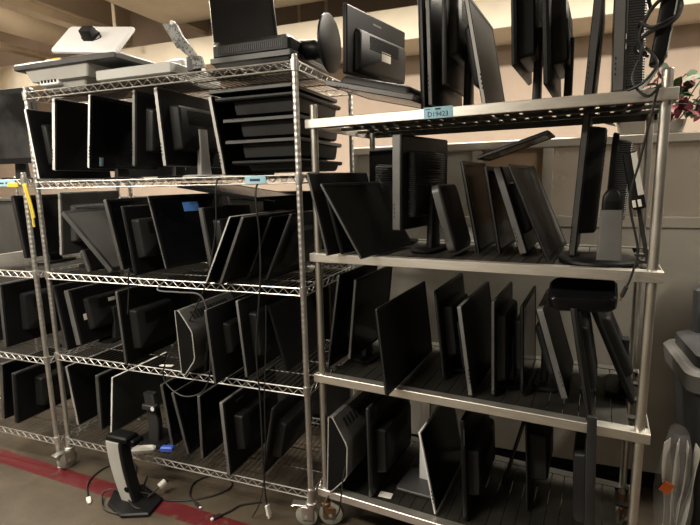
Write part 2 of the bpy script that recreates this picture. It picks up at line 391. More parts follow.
# ------------------------------------------------------------------ monitors
RIM = {'L': 'silver', 'P': 'pale', 'G': 'grey', 'M': 'mid', 'C': 'char', 'D': 'black', 'B': 'black2'}
def panel_parts(root, M, W, H, t, face, rim, bulge, scr='screen', rear='black2', rc=.006, blg=(.14,.86,.2,.8), vents=False, bez=.016, bezmat='black'):
    """flat panel: x is thickness, y runs 0..W into the shelf, z 0..H; screen on +x for face 's', on -x for 'b'/'p'"""
    s = 1 if face == 's' else -1
    hb = t*(.78 if rim in 'LPGM' else .5)
    def L(x, i, r): return [(x, a, b) for a, b in rrect(i, W-i, i, H-i, max(r-i*.5, .001), 3)]
    xf = s*t/2; xm = xf-s*hb; xr = -s*t/2
    q = MB(M); q.loft([L(xm, .0, rc), L(xf-s*.0024, 0, rc)]); q.build('edge_frame', RIM[rim], root)
    q = MB(M); q.loft([L(xf-s*.0025, .0003, rc), L(xf, .0028, rc), L(xf, bez, .002), L(xf-s*.003, bez, .002)]); q.build('bezel', bezmat, root)
    q = MB(M); x = xf-s*.0028; q.loft([L(x, bez, .002), L(x+s*.0012, bez+.0004, .002)]); q.build('screen', scr, root)
    q = MB(M); q.loft([L(xm, .0012, rc), L(xr+s*.004, .002, rc), L(xr, .007, rc)]); rc_ = q.build('rear_cover', rear, root)
    if bulge:
        y0, y1, z0, z1 = blg[0]*W, blg[1]*W, blg[2]*H, blg[3]*H
        def BL(x, i, r): return [(x, a, b) for a, b in rrect(y0+i, y1-i, z0+i, z1-i, r, 4)]
        q = MB(M); k = bulge
        q.loft([BL(xr+s*.001, 0, .012), BL(xr-s*k*.5, .003, .014), BL(xr-s*(k-.006), .006, .016), BL(xr-s*k, .014, .014)])
        rb = q.build('rear_housing', (vents if isinstance(vents, str) else 'vent') if vents else ('hump' if rear in ('black', 'black2') else rear), root)
        q = MB(M)
        for i in range(7):
            zz = z0+(z1-z0)*(.60+.045*i)
            q.box(min(xr-s*k, xr-s*(k+.0015)), max(xr-s*k, xr-s*(k+.0015)), y0+.2*(y1-y0), y1-.2*(y1-y0), zz, zz+.004, 0)
        q.build('vent_slots', 'black2', rb)
    return s, xr

def monitor(k, s_, u, v, w, H, lean, t, face, rim, label, W=.48, bulge=.04, stand=None, yaw=0, scr='screen', rear='black', extras=(), name='computer_monitor', gap=None, **kw):
    F = FR[k]; zs = F.z[s_-1]
    if k == 1 and s_ > 1 or k == 2 and s_ > 1:
        lim = F.z[s_-2]-zs-.037
        H = min(H, (lim-w)/math.cos(R(lean))-.002)
    dip = t/2*abs(math.sin(R(lean)))
    if abs(lean) < 60: w = max(w, dip+.001)
    root = empty(name, F.at(u, v, zs+.0005, yaw) @ Matrix.Translation((0, W/2, 0)), label, 'monitor', 'used monitors stored on the racks')
    M = Matrix.Translation((0, -W/2, w)) @ Matrix.Rotation(R(lean), 4, 'Y')
    s, xr = panel_parts(root, M, W, H, t, face, rim, bulge, scr, rear, **kw)
    if stand:
        A = M @ Vector((xr-s*(bulge or .004)*.7, W/2, .42*H))
        top = A.z; x = A.x-s*.012
        q = MB(); q.loft([[(p_[0], p_[1], z) for p_ in rrect(x-.013, x+.013, -wd, wd, .006, 2)] for z, wd in ((.01,.045),(top*.5,.035),(top+.03,.03))])
        q.build('stand_neck', 'char' if stand != 'L' else 'pale', root)
        q = MB(); c = x+s*.012
        L_ = [[(p_[0], p_[1], z) for p_ in rrect(c-.052+i, c+.052-i, -.11+i, .11-i, .03, 4)] for z, i in ((0,.002),(.002,0),(.009,0),(.014,.006))]
        q.loft(L_); q.build('stand_base', 'black' if stand != 'L' else 'pale', root)
    for ex in extras:                      # small things stuck on the visible right-hand face
        kind, y0, y1, z0, z1, mat = ex[:6]
        off = ex[6] if len(ex) > 6 else 0
        xx = t/2+off
        q = MB(M); q.box(xx-.0005, xx+.001, y0, y1, z0, z1, .0003); q.build(kind, mat, root)
    # row of control buttons on the near edge of the bezel
    q = MB(M); xb = s*t*.28
    for i in range(4): q.box(xb-.002, xb+.002, -.0012, .0008, .05+.016*i, .058+.016*i, .0004)
    q.build('buttons', 'char', root)
    return root, M

ST = ('sticker',)
# --- tall wire rack, second shelf
monitor(1,2,.062,-.035,.012,.352,-6.2,.019,'b','L','silver-edged monitor tilted left against the left front post, second shelf of the tall wire rack',bulge=.025,W=.46)
monitor(1,2,.107,.02,.055,.36,8.8,.026,'p','L','monitor with the thickest pale edge and plain black side, second wire shelf',bulge=0,W=.46,scr='matte',stand=None)
monitor(1,2,.344,.02,.06,.355,9.2,.018,'s','L','glossy monitor with a scrap of blue tape below its screen, second wire shelf',W=.48,stand='D',extras=(('tape_scrap',.06,.085,.012,.055,'tape'),))
monitor(1,2,.636,.02,.06,.355,6.7,.021,'b','G','grey-edged monitor with pale rear hump right of the blue tape scrap, second wire shelf',stand='D',rear='char')
monitor(1,2,.822,.02,.055,.355,-3,.024,'b','P','pale grey edged monitor on a stand, left of the stack of flat monitors',W=.45,stand='L',bulge=.05)
monitor(1,2,1.135,.035,.006,.347,-8.5,.021,'p','P','monitor leaning on edge against the stack of flat monitors, pale edge facing out',bulge=0,W=.45)
# stack of five flat-lying monitors
zs = [(.045,1.185,'lowest of the five flat monitors stacked beside the wire rack right post',.33,'C'), (.135,1.150,'second from bottom of the five flat monitors in the stack',.36,'M'), (.225,1.150,'middle one of the five flat monitors in the stack',.37,'M'), (.318,1.11,'second from top of the five flat monitors in the stack',.40,'C'), (.352,1.085,'topmost flat monitor of the stack, its near edge jutting left',.41,'M')]
for i, (z, u, lb_, h_, rm) in enumerate(zs):
    monitor(1,2,u,.025+.008*(i % 2),z+.011,h_,90,.019,'b',rm,lb_,W=.5,bulge=(.028,.062,.062,.06,0)[i],rear='black2',blg=(.06,.94,.18,.97))
# black row added along the tall wire rack rear to darken the gaps
for s_, u, v, H, lb_ in ((2,.04,.58,.36,'black filler monitor at the rear left of the second wire shelf, facing the aisle'),(2,.50,.58,.36,'black filler monitor at the rear middle of the second wire shelf, facing the aisle'),(2,.96,.585,.35,'black filler monitor at the rear right of the second wire shelf behind the flat stack'),
        (3,1.0,.60,.38,'black filler monitor at the rear right of the third wire shelf, behind the right-leaning group'),(4,.45,.60,.36,'black filler monitor at the rear middle of the fourth wire shelf, facing the aisle'),(4,.95,.60,.36,'black filler monitor at the rear right of the fourth wire shelf, facing the aisle')):
    monitor(1,s_,u,v,.02,H,0,.03,'s','B',lb_,W=.44,yaw=-90,bulge=.02,scr='matte',stand=None)
# --- third shelf
monitor(1,3,.035,.06,.08,.345,6.8,.022,'b','P','pale-edged raised monitor just inside the left front post, third wire shelf',W=.40,stand='D',rear='mid',bulge=.03)
monitor(1,3,.265,.03,.006,.12,-20,.03,'p','M','low dark grey panel propped beneath the sharply slanted monitor, third shelf',W=.32,bulge=0)
monitor(1,3,.445,.0,.018,.42,-44.5,.032,'s','M','sharply slanted monitor fallen to the left with a grey screen, third wire shelf',W=.42,scr='gscreen')
monitor(1,3,.520,.0,.03,.36,-11.3,.027,'s','M','dark monitor leaning just right of the sharply slanted one, third shelf',bulge=.0,W=.42)
monitor(1,3,.599,.004,.006,.349,-7.7,.016,'b','C','thin monitor with a pale vertical rear hump, left of the black screen with blue tape',rear='black',bulge=.045,W=.42,blg=(.08,.8,.22,.8))
monitor(1,3,.715,.09,.03,.38,-16,.015,'s','G','wide glossy black screen with a square of blue painters tape, third wire shelf',W=.52,yaw=-14,bulge=0,extras=(('tape_square',.19,.29,.285,.335,'btape'),))
monitor(1,3,.985,.10,.02,.319,-7.8,.028,'b','M','monitor with a grey slanting rear side, right of the black screen with blue tape',rear='char',bulge=.04,W=.42)
monitor(1,3,1.073,-.07,.006,.335,26.3,.012,'s','P','thin bright-edged monitor leaning right, leftmost of the right-leaning group on the third shelf',bulge=0,W=.5)
monitor(1,3,1.150,-.07,.006,.329,24.5,.018,'p','M','monitor leaning right directly beside the bright-edged one, third shelf',bulge=0,W=.5)
monitor(1,3,1.222,.03,.006,.328,26,.014,'s','B','all-black monitor in the middle of the right-leaning group, hanging cable in front',bulge=0,W=.5)
monitor(1,3,1.312,.056,.006,.336,24.9,.018,'b','C','rightmost leaning monitor by the right post with a pale rear hump, third shelf',bulge=.035,W=.5,rear='black')
monitor(1,3,1.21,.16,.372,.26,99,.02,'b','B','black panel lying flat across the tops of the right-leaning monitors',bulge=0,W=.42)
# --- fourth shelf
monitor(1,4,.036,.028,.006,.369,-7.3,.022,'p','M','dark monitor tilted at the far left end of the fourth shelf by the left post',bulge=0,W=.46)
monitor(1,4,.093,.06,.03,.315,-9.1,.045,'b','G','thick grey-edged monitor with two white stickers on its back, fourth shelf',W=.5,bulge=.03,stand='D',extras=(('sticker',.05,.14,.13,.165,'sticker',.0),('sticker',.21,.28,.2,.22,'sticker',.031)))
r_, Mm = monitor(1,4,.529,-.042,.006,.379,-2.6,.02,'b','M','large monitor back with rounded hump and faint brand lettering, fourth wire shelf',W=.54,bulge=.045,rear='black',blg=(.1,.62,.16,.72))
text_mesh('brand_mark', 'ThinkVision', .022, 'badge', r_, Mm @ Matrix.Translation((.0105, .40, .342)) @ Matrix.Rotation(R(90), 4, 'Z') @ MX)
monitor(1,4,.985,-.015,.006,.324,12,.013,'b','D','thin monitor leaning right beside the grey wedge-backed one, fourth shelf',W=.46,bulge=.0)
monitor(1,4,1.118,-.11,.006,.345,-4.4,.018,'b','M','monitor jutting farthest over the front edge of the fourth shelf',W=.5,bulge=.03,blg=(.2,.8,.3,.75))
monitor(1,4,1.215,-.003,.006,.368,-4.5,.018,'b','G','taller monitor with a pale hump just behind the hanging cable, fourth shelf',W=.5,bulge=.04)
monitor(1,4,1.36,.12,.006,.330,-15,.017,'s','D','dark screen leaning left near the right post, fourth shelf of the tall wire rack',W=.46,bulge=0,scr='matte')
# --- bottom shelf
monitor(1,5,.025,.05,.045,.354,-6.3,.022,'p','P','pale-edged monitor at the left end of the bottom shelf by the left post',bulge=0,W=.44,stand=None)
monitor(1,5,.128,.108,.006,.333,2.7,.032,'p','M','dark grey monitor second from the left post on the bottom shelf',bulge=0,W=.44)
monitor(1,5,.223,.093,.006,.348,8.7,.016,'p','L','bright silver-edged monitor above the loose silver stand, bottom shelf',bulge=.0,W=.44,rear='char')
monitor(1,5,.649,.098,.006,.346,-6.4,.024,'s','M','left one of the two dark panels leaning left mid bottom shelf',bulge=0,W=.44)
monitor(1,5,.792,.052,.006,.341,-11.9,.023,'s','M','right one of the two dark panels leaning left mid bottom shelf',bulge=0,W=.44)
monitor(1,5,.888,.042,.006,.345,.9,.022,'s','M','upright dark panel between the leaning pair and the humped monitor, bottom shelf',bulge=0,W=.44)
monitor(1,5,1.107,-.039,.006,.373,-2.7,.025,'b','G','tall grey-edged monitor with a boxy rear hump at the front of the bottom shelf',bulge=.045,W=.5,blg=(.14,.8,.25,.75),extras=(('brand_mark',.1,.16,.335,.343,'fade'),))
monitor(1,5,1.259,.022,.006,.359,11.8,.018,'b','C','monitor leaning right beside the right post on the bottom shelf',bulge=.05,W=.5,blg=(.1,.8,.2,.75))

def wedge_monitor(k, s_, u, v, H, t, b, W, lean, label, rim='P'):
    """monitor whose back is a tapering trapezoid, seen end on"""
    F = FR[k]; zz = F.z[s_-1]
    root = empty('wedge_back_monitor', F.at(u, v, zz+.0005) @ Matrix.Translation((0, W/2, 0)), label, 'monitor', 'used monitors stored on the racks')
    M = Matrix.Translation((0, -W/2, .008)) @ Matrix.Rotation(R(lean), 4, 'Y')
    prof = [(-t/2, 0), (t/2, 0), (b*.9, H*.22), (b, H*.28), (b, H*.66), (b*.9, H*.72), (t/2, H), (-t/2, H)]
    def L(y, i):
        cx = b*.4; cz = H*.5
        return [(x+(i if x < cx else -i)*.5, y, z+(i if z < cz else -i)) for x, z in prof]
    q = MB(M); q.loft([L(.004, .0), L(W-.004, 0), L(W, .004)]); q.build('shell', 'grey', root)
    q = MB(M)
    P_ = [(x, .002, z) for x, z in prof]+[(prof[0][0], .002, prof[0][1])]
    q.tube(P_, .0032, 6); q.build('edge_trim', RIM[rim], root)
    q = MB(M); q.loft([L(.0, .004), L(.006, .004)]); q.build('end_cap', 'black2', root)
    q = MB(M); q.box(-t/2-.003, -t/2, .01, W-.01, .012, H-.012, .001); q.build('screen', 'screen', root)
    q = MB(M); sl = Vector((b*.9-t/2, 0, -H*.28))
    for i in range(12):
        y = .06+i*(W-.12)/12
        a = Vector((t/2, 0, H))+sl*.25; c = Vector((t/2, 0, H))+sl*.6
        q.box(-.001, .001, y, y+.018, -.02, .02, 0, M=Matrix.Translation((a+c)/2+Vector((.001,0,.001))) @ Matrix.Rotation(math.atan2(sl.x, sl.z)+math.pi, 4, 'Y'))
    q.build('vent_slots', 'char', root)
    return root, M
wedge_monitor(1,4,.905,-.065,.313,.02,.075,.42,-2,'grey wedge-backed monitor seen end on at the middle of the fourth shelf')
wm, Mw = wedge_monitor(2,4,.036,-.03,.36,.02,.085,.5,2.8,'silver wedge-backed monitor above the caster at the left end of the steel rack bottom shelf')

# --- steel rack, second shelf
monitor(2,2,.102,-.10,.006,.342,-15.5,.016,'p','M','leftmost of three panels leaning left beside the left front steel post',bulge=0,W=.42,yaw=-9)
monitor(2,2,.137,-.043,.006,.298,-17,.014,'p','C','middle of three panels leaning left beside the left front steel post',bulge=0,W=.42,yaw=-9)
monitor(2,2,.265,-.129,.006,.336,-32,.014,'s','M','dark flat screen slanting left in front of the left steel post, outermost of three',bulge=0,W=.46,yaw=-5,scr='matte')
monitor(2,2,.02,.50,.10,.35,0,.03,'b','D','monitor standing at the rear of the steel rack behind the slanting panels, vented back',bulge=.03,W=.30,yaw=-90,vents=True,stand='D')
monitor(2,2,.345,.04,.100,.374,.4,.044,'b','G','tall thick monitor with a broad grey edge and boxy vented back, second steel shelf',W=.42,yaw=-9,bulge=.03,stand='D',rear='black',vents=True,blg=(.12,.8,.12,.84))
monitor(2,2,.562,.075,.012,.275,-15.9,.036,'p','M','small thick panel with rounded corners in front of the big boxy monitor, second steel shelf',W=.26,bulge=0,rc=.03,rear='char')
monitor(2,2,.647,.136,.006,.368,-11.4,.015,'s','C','glossy-edged thin screen first in the leaning row, second steel shelf',W=.42,bulge=0)
monitor(2,2,.722,.16,.006,.344,-10.3,.015,'s','C','second thin screen in the leaning row, just left of the thick grey-edged one',W=.40,bulge=0)
monitor(2,2,.812,.188,.006,.352,-18.3,.033,'b','G','thick grey-edged monitor in the leaning row behind the grey screen, second steel shelf',W=.36,bulge=.03)
monitor(2,2,.914,.022,.006,.37,-23.5,.012,'s','C','grey matte screen leaning left at the front of the second steel shelf',W=.50,bulge=0,yaw=-3,scr='gscreen')
monitor(2,2,.650,.06,.372,.26,72,.014,'s','C','thin dark panel lying tilted across the tops of the leaning row',W=.22,bulge=0)
monitor(2,2,.985,.10,.018,.50,2.8,.024,'b','M','tall dark monitor with pale vent slots on its rounded back, second steel shelf',W=.34,bulge=.055,rc=.01,blg=(.2,.95,.15,.92),extras=tuple(('vent_slot',.15,.22,.27+.012*i,.275+.012*i,'sticker',.056) for i in range(6)))  # vent slots drawn as pale bars
monitor(2,2,1.088,.22,.018,.43,2,.020,'b','D','ribbed-back monitor behind the grey stand column, second steel shelf',W=.30,bulge=.045,vents='ventg',blg=(.08,.92,.26,.95))
# stand with column and round base
t = empty('monitor_stand', F2.at(1.10, .08, F2.z[1]+.0005), 'grey stand column on a round black base, right end of the second steel shelf', 'stand')
q = MB(); q.disc((-.03,.06,0), 'z', [(0,.128),(.003,.132),(.010,.130),(.016,.118)], 48); q.build('stand_base', 'black', t)
q = MB(); q.loft([[(a, b, z) for a, b in rrect(-w_, w_, -.018, .018, .006, 3)] for z, w_ in ((.014,.038),(.10,.035),(.185,.033))]); q.build('stand_column', 'grey', t)
q = MB(); q.loft([[(a, b, z) for a, b in rrect(-w_, w_, -d_, d_, .012, 4)] for z, w_, d_ in ((.184,.031,.017),(.21,.031,.017),(.232,.028,.015),(.248,.02,.012),(.255,.009,.006))]); q.build('stand_head', 'black', t)
q = MB(); q.box(-.02,.02,-.020,-.016,.188,.214,.001); q.build('hinge_pin', 'black2', t)

# --- steel rack, third shelf
monitor(2,3,.0,.05,.006,.44,9,.013,'s','M','thin monitor leaning right at the left end of the third steel shelf behind the post',W=.42,bulge=0)
monitor(2,3,.095,.08,.05,.371,6,.016,'s','M','second monitor from the left post on the third steel shelf, dark screen showing',W=.42,bulge=0,stand='D')
monitor(2,3,.359,-.122,.006,.352,-6.5,.014,'s','C','wide black panel jutting far out over the front rail of the third steel shelf',W=.58,bulge=0,scr='matte')
monitor(2,3,.285,.18,.006,.20,-15,.014,'p','C','low dark panel half hidden behind the jutting black one, third steel shelf',W=.3,bulge=0)
monitor(2,3,.514,.142,.006,.38,-6.3,.015,'b','C','thin monitor with a rounded rear hump right of the jutting panel, third steel shelf',W=.44,bulge=.04,blg=(.14,.8,.2,.8),stand='D')
monitor(2,3,.653,.02,.006,.355,-8.1,.021,'s','G','grey-edged monitor with a small white mark at its lower corner, mid third steel shelf',W=.52,bulge=.03,scr='matte',extras=(('edge_mark',-.001,.003,.03,.06,'badge',-.004),))
monitor(2,3,.732,.062,.006,.371,-1.4,.015,'b','M','upright monitor with dark rear hump right of the marked grey-edged one, third steel shelf',W=.42,bulge=.035,blg=(.1,.8,.1,.85),stand='D')
monitor(2,3,.832,.107,.006,.355,-1.9,.014,'s','D','slim black monitor standing upright left of the grey slanted one, third steel shelf',W=.40,bulge=.03)
monitor(2,3,.984,.10,.02,.350,-16.7,.03,'s','G','grey slanted monitor on a grey stand with white corner mark, third steel shelf',W=.40,bulge=.03,stand='G',scr='matte',extras=(('edge_mark',-.001,.003,.03,.055,'badge',-.008),))
monitor(2,3,1.212,.185,.006,.412,-23.6,.018,'b','D','black monitor leaning steeply left near the right steel post, third steel shelf',W=.34,bulge=.03,stand='D')
r_, Mm = monitor(2,3,1.074,-.018,.006,.40,-10,.024,'b','C','upside-down monitor with its oval base uppermost under the second steel shelf',W=.40,bulge=.02,rear='black')
top = Mm @ Vector((0, .10, .40))
q = MB(Matrix.Translation(top+Vector((.022,-.05,.030))) @ Matrix.Rotation(R(-3), 4, 'Y') @ Matrix.Rotation(R(17), 4, 'X'))
q.loft([[(a, b, z) for a, b in rrect(-.108+i, .108-i, -.05+i*.3, .11-i*.3, .035, 5)] for z, i in ((-.030,.012),(-.024,.003),(.012,0),(.020,.008))]); q.build('stand_base', 'screen', r_)
q = MB(); a = Mm @ Vector((.0,.16,.33)); q.tube([a, a+Vector((.01,-.01,.05)), top+Vector((.02,-.02,.02))], .014, 10); q.build('stand_neck', 'black', r_)
q = MB(); q.box(-.015,.015,-.008,.008,0,.60,.003); o = q.build('plastic_trim_strip', 'char'); o.matrix_world = F2.at(1.10,-.055,F2.z[3]+.001) @ Matrix.Rotation(R(-2), 4, 'Y'); tag(o, 'long dark plastic strip standing upright in front of the third steel shelf rail', 'strip')
# --- steel rack, bottom shelf
monitor(2,4,.224,.008,.006,.42,-1,.019,'b','C','tall monitor with rounded rear hump and white slip by its base, bottom steel shelf',W=.5,bulge=.045,blg=(.12,.8,.2,.72))
t = empty('monitor_stand', F2.at(.40, .20, F2.z[3]+.0005), 'pale silver stand column on a square base between monitors on the bottom steel shelf', 'stand')
q = MB(); q.loft([[(a, b, z) for a, b in rrect(-.10+i, .085-i, -.085+i, .10-i, .012, 3)] for z, i in ((0,.002),(.003,0),(.010,0),(.013,.003))]); q.build('stand_base', 'mid', t)
q = MB(); q.loft([[(a, b, z) for a, b in rrect(.0-w_, .0+w_, .03, .055, .005, 2)] for z, w_ in ((.012,.026),(.42,.024))]); q.build('stand_column', 'silver', t)
monitor(2,4,.516,.02,.006,.361,-11.3,.011,'s','L','slim screen with a bright silver edge leaning left, middle of the bottom steel shelf',W=.48,bulge=0,bez=.008,bezmat='pale')
monitor(2,4,.638,.037,.006,.437,-2.5,.018,'b','D','tall black monitor with a pale-lit rear hump right of the silver-edged screen, bottom steel shelf',W=.48,bulge=.045,blg=(.1,.8,.18,.66),extras=(('edge_stripe',-.001,.003,.33,.40,'grey',-.003),))
monitor(2,4,.736,.344,.006,.324,13.6,.016,'s','C','thin panel leaning right at the rear of the bottom steel shelf',W=.24,bulge=0)
monitor(2,4,.86,.207,.006,.399,-2.5,.012,'b','C','monitor with a big rounded back right of the leaning thin panel, bottom steel shelf',W=.36,bulge=.07,blg=(.1,.9,.3,.84))
monitor(2,4,1.088,.0,.006,.48,-2,.02,'s','M','tall black monitor nearest the right steel post on the bottom steel shelf',W=.48,bulge=.04)

# --- on top of the steel rack
monitor(2,1,.449,.05,.006,.44,-2,.020,'s','C','tall glossy-edged monitor left of the panel above the blue label, steel rack top',W=.46,bulge=0,rear='black2')
monitor(2,1,.485,.03,.02,.42,-2,.018,'p','G','panel standing directly above the blue shelf label on the steel rack top',W=.44,bulge=0,stand=None)
monitor(2,1,.527,.06,.09,.36,-.5,.018,'b','C','raised humped monitor just right of the panel above the shelf label, steel rack top',W=.42,bulge=.03,stand='D',blg=(.1,.8,.3,.95),rear='char')
monitor(2,1,.68,.03,.006,.38,-10.9,.017,'s','P','pale-edged screen leaning left in the middle of the steel rack top',W=.44,bulge=.03,scr='matte')
monitor(2,1,.775,.05,.126,.31,-2.3,.017,'b','C','raised thick-backed monitor right of the pale-edged leaning screen, steel rack top',W=.42,bulge=.055,stand='D',rear='black',blg=(.1,.8,.1,.95))
monitor(2,1,.885,.05,.055,.36,-3.4,.026,'b','C','deep-backed monitor on a foot left of the plain tall slab, steel rack top',W=.44,bulge=.05,stand='D',rear='black2')
monitor(2,1,1.012,.05,.006,.33,2.9,.030,'p','M','tall slab leaning slightly right on the steel rack top beside the ribbed monitor',W=.42,bulge=0)
monitor(2,1,1.098,.05,.01,.34,-1.7,.040,'b','G','ribbed-back monitor with two bright ports near the right post, steel rack top',W=.42,bulge=.05,vents='ventg',rear='char',blg=(.02,.95,.02,.85),extras=(('port',-.0015,.003,.155,.172,'port',-.004),('port',-.0015,.003,.125,.142,'port',-.004)))
monitor(2,1,.06,.0,.140,.38,104,.024,'s','G','grey-edged monitor lying flat and tipped at the left end of the steel rack top',W=.42,bulge=.03,blg=(.1,.9,.1,.9),rear='char')
monitor(2,1,.115,.06,.178,.265,1.5,.02,'b','D','black monitor back with a white sticker standing above the tipped flat monitor, steel rack top',W=.50,bulge=.022,yaw=-7,rear='black',blg=(.12,.95,.05,.70),extras=(('sticker',.24,.32,.085,.125,'sticker',.022),('brand_mark',.2,.27,.225,.233,'fade',0)))

# --- left edge rack
monitor(0,1,.40,.14,.09,.40,3,.035,'s','G','big smudged screen facing out on top of the left-edge rack',W=.44,yaw=-84,bulge=.05,scr='dusty',stand='D',rc=.02,bez=.03)
monitor(0,2,.777,.05,.055,.348,-7.4,.028,'s','C','dark screen tilted left on the second shelf of the left-edge rack',W=.46,bulge=.03,stand='D')
monitor(0,3,.545,.03,.006,.38,3,.03,'b','M','monitor back with a rounded hump on the third shelf of the left-edge rack',W=.5,bulge=.04,blg=(.2,.7,.2,.8))
monitor(0,4,.545,.03,.006,.32,5.5,.03,'b','C','monitor back with pale vertical hump on the bottom shelf of the left-edge rack',W=.4,bulge=.05,blg=(.3,.8,.2,.8))
monitor(0,4,.40,.05,.006,.36,8,.03,'s','M','panel at the very left edge of the photo on the bottom shelf of left-edge rack',W=.4,bulge=0)
monitor(0,3,.38,.10,.006,.3,-20,.02,'s','M','slanting panel at the left edge of the photo on the third shelf of left-edge rack',W=.4,bulge=0)

# ------------------------------------------------------------------ things on top of the tall wire rack
ZT = F1.z[0]+.0005
# old flat device with port panel: thick monitor lying face up
t = empty('flat_lying_monitor', F1.at(.05, .03, ZT), 'beige thick monitor lying flat with a row of ports, on the wire rack top', 'monitor', 'used monitors stored on the racks')
q = MB(); q.loft([[(a, b, z) for a, b in rrect(-.03+i, .34-i, .0+i*.6, .36-i, .012, 3)] for z, i in ((0,.06),(.045,.03),(.05,-.005),(.105,-.03))]); q.build('rear_housing', 'pale', t)
q = MB(); q.loft([[(a, b, z) for a, b in rrect(-.12+i, .56-i, -.035+i, .40-i, .012, 3)] for z, i in ((.105,.012),(.110,.002),(.130,0),(.138,.006))]); q.build('bezel', 'mid', t)
q = MB(); q.box(-.09,.53,-.01,.375,.137,.140,.0005); q.build('screen', 'screen', t)
q = MB(); q.box(.02,.15,-.003,.03,.028,.066,.004); pp = q.build('port_panel', 'silver', t)
for k in range(5):
    q = MB(); q.box(.03+.023*k,.045+.023*k,-.0045,-.002,.040,.054,.0005); q.build('port', 'black2', pp)
# silver stand base tipped on it
t = empty('monitor_stand', F1.at(.39, .075, ZT+.162), 'silver stand plate with a black socket lying tipped on the flat beige monitor', 'stand')
T2 = Matrix.Rotation(R(-52+90), 4, 'X') 
T2 = Matrix.Translation((.015,-.02,.005)) @ Matrix.Rotation(R(7), 4, 'Y') @ Matrix.Rotation(R(50), 4, 'X')
q = MB(T2); q.loft([[(a, b, z+.02) for a, b in rrect(-.20+i, .21-i, -.05+i, .135-i, .014, 4)] for z, i in ((0,.004),(.004,0),(.014,0),(.02,.006))]); q.build('stand_base', 'silver', t)
q = MB(T2); q.disc((.0,.05,.039), 'z', [(0,.062),(.003,.062),(.003,.055),(.001,.052)], 32, 1.0, .45); q.build('socket_ring', 'black', t)
q = MB(T2); q.loft([[(a, b, z) for a, b in rrect(-.034, .034, .02+i, .085-i, .006, 3)] for z, i in ((.036,0),(.055,.004),(.085,.012))]); q.build('stand_neck', 'black', t)
# yellow pad
q = MB(); q.box(-.05,.05,-.02,.03,0,.012,.003); o = q.build('yellow_tape_roll', 'yellow'); o.matrix_world = F1.at(.17, .05, ZT+.141); tag(o, 'small yellow strip lying on the flat beige monitor by the silver plate', 'tape')
# second flat slab
t = empty('flat_lying_monitor', F1.at(.68, .05, ZT), 'pale-rimmed flat monitor lying face down in the middle of the wire rack top', 'monitor', 'used monitors stored on the racks')
q = MB(); q.loft([[(a, b, z) for a, b in rrect(-.24+i, .21-i, -.02+i, .36-i, .01, 3)] for z, i in ((0,.05),(.02,.004),(.024,0),(.064,0),(.068,.004))]); q.build('bezel', 'pale', t)
q = MB(); q.box(-.22,.19,-.0,.34,.066,.070,.001); q.build('rear_cover', 'grey', t)
q = MB(); q.loft([[(a, b, z) for a, b in rrect(.06+i, .20-i, .08+i, .28-i, .02, 3)] for z, i in ((.068,0),(.10,.012),(.112,.03))]); q.build('rear_housing', 'pale', t)
# mesh bracket on a white disc base
t = empty('bracket_stand', F1.at(1.12, .05, ZT), 'perforated metal bracket slanting up from a flat white disc base on the wire rack top', 'stand')
q = MB(); q.disc((.03,.1,0), 'z', [(0,.115),(.004,.122),(.012,.118),(.018,.09)], 40); q.build('stand_base', 'white', t)
def speckle():
    m = bpy.data.materials.new('perforated_metal'); N, L, b = nodes(m)
    vo = N.new('ShaderNodeTexVoronoi'); vo.inputs['Scale'].default_value = 95
    tc = N.new('ShaderNodeTexCoord'); L.new(tc.outputs['Object'], vo.inputs['Vector'])
    rr = N.new('ShaderNodeValToRGB'); rr.color_ramp.elements[0].color = (.012,.012,.012,1); rr.color_ramp.elements[1].color = (.12,.118,.11,1); rr.color_ramp.elements[0].position = .3; rr.color_ramp.elements[1].position = .55
    L.new(vo.outputs['Distance'], rr.inputs['Fac']); L.new(rr.outputs['Color'], b.inputs['Base Color']); b.inputs['Metallic'].default_value = .4; b.inputs['Roughness'].default_value = .4
    return m
SP = speckle()
q = MB(); q.quadplate([(-.105,-.02,.06),(-.055,-.02,.045),(-.14,-.02,.155),(-.19,-.02,.13)], .012)
q.quadplate([(-.18,-.02,.115),(-.115,-.02,.075+.03),(-.175,-.02,.215),(-.25,-.02,.225)], .012); 
q.quadplate([(-.10,-.02,.02),(-.04,-.02,.02),(-.055,-.02,.07),(-.105,-.02,.075)], .012); q.build('bracket_arm', SP, t)
q = MB(); q.disc((-.195,-.035,.222), 'y', [(0,.009),(.02,.009)], 14); q.build('bracket_pin', 'white', t)
q = MB(); q.box(-.135,-.10,-.03,.03,.012,.075,.003); q.build('bracket_foot', 'char', t)
# thick vented device lying flat with round stand base out to the right
t = empty('flat_lying_monitor', F1.at(1.23, .15, ZT+.019), 'black vented monitor lying face down with its round stand base sticking out to the right', 'monitor', 'used monitors stored on the racks')
q = MB(); q.loft([[(a, b, z) for a, b in rrect(-.20+i, .20-i, .0+i, .38-i, .015, 3)] for z, i in ((.07,.006),(.075,0),(.12,0),(.138,.018))]); q.build('rear_housing', 'black', t)
q = MB()
for i in range(34): q.box(-.17+.010*i, -.165+.010*i, -.002, .004, .085, .115, 0)
q.build('vent_slots', 'char', t)
q = MB(); q.loft([[(a, b, z) for a, b in rrect(-.21+i, .21-i, -.01+i, .40-i, .01, 3)] for z, i in ((0,.03),(.04,.01),(.045,0),(.066,0),(.07,.006))]); q.build('bezel', 'mid', t)
q = MB(); q.tube(spline([(.18,.15,.10),(.27,.14,.09),(.31,.13,.08),(.335,.13,.075)]), [.045]*8+[.04]*8+[.035]*8+[.03], 12); q.build('stand_neck', 'black', t)
q = MB(); q.disc((.325,.13,.105), 'x', [(0,.120),(.004,.125),(.012,.125),(.018,.115)], 44); q.build('stand_base', 'black', t)
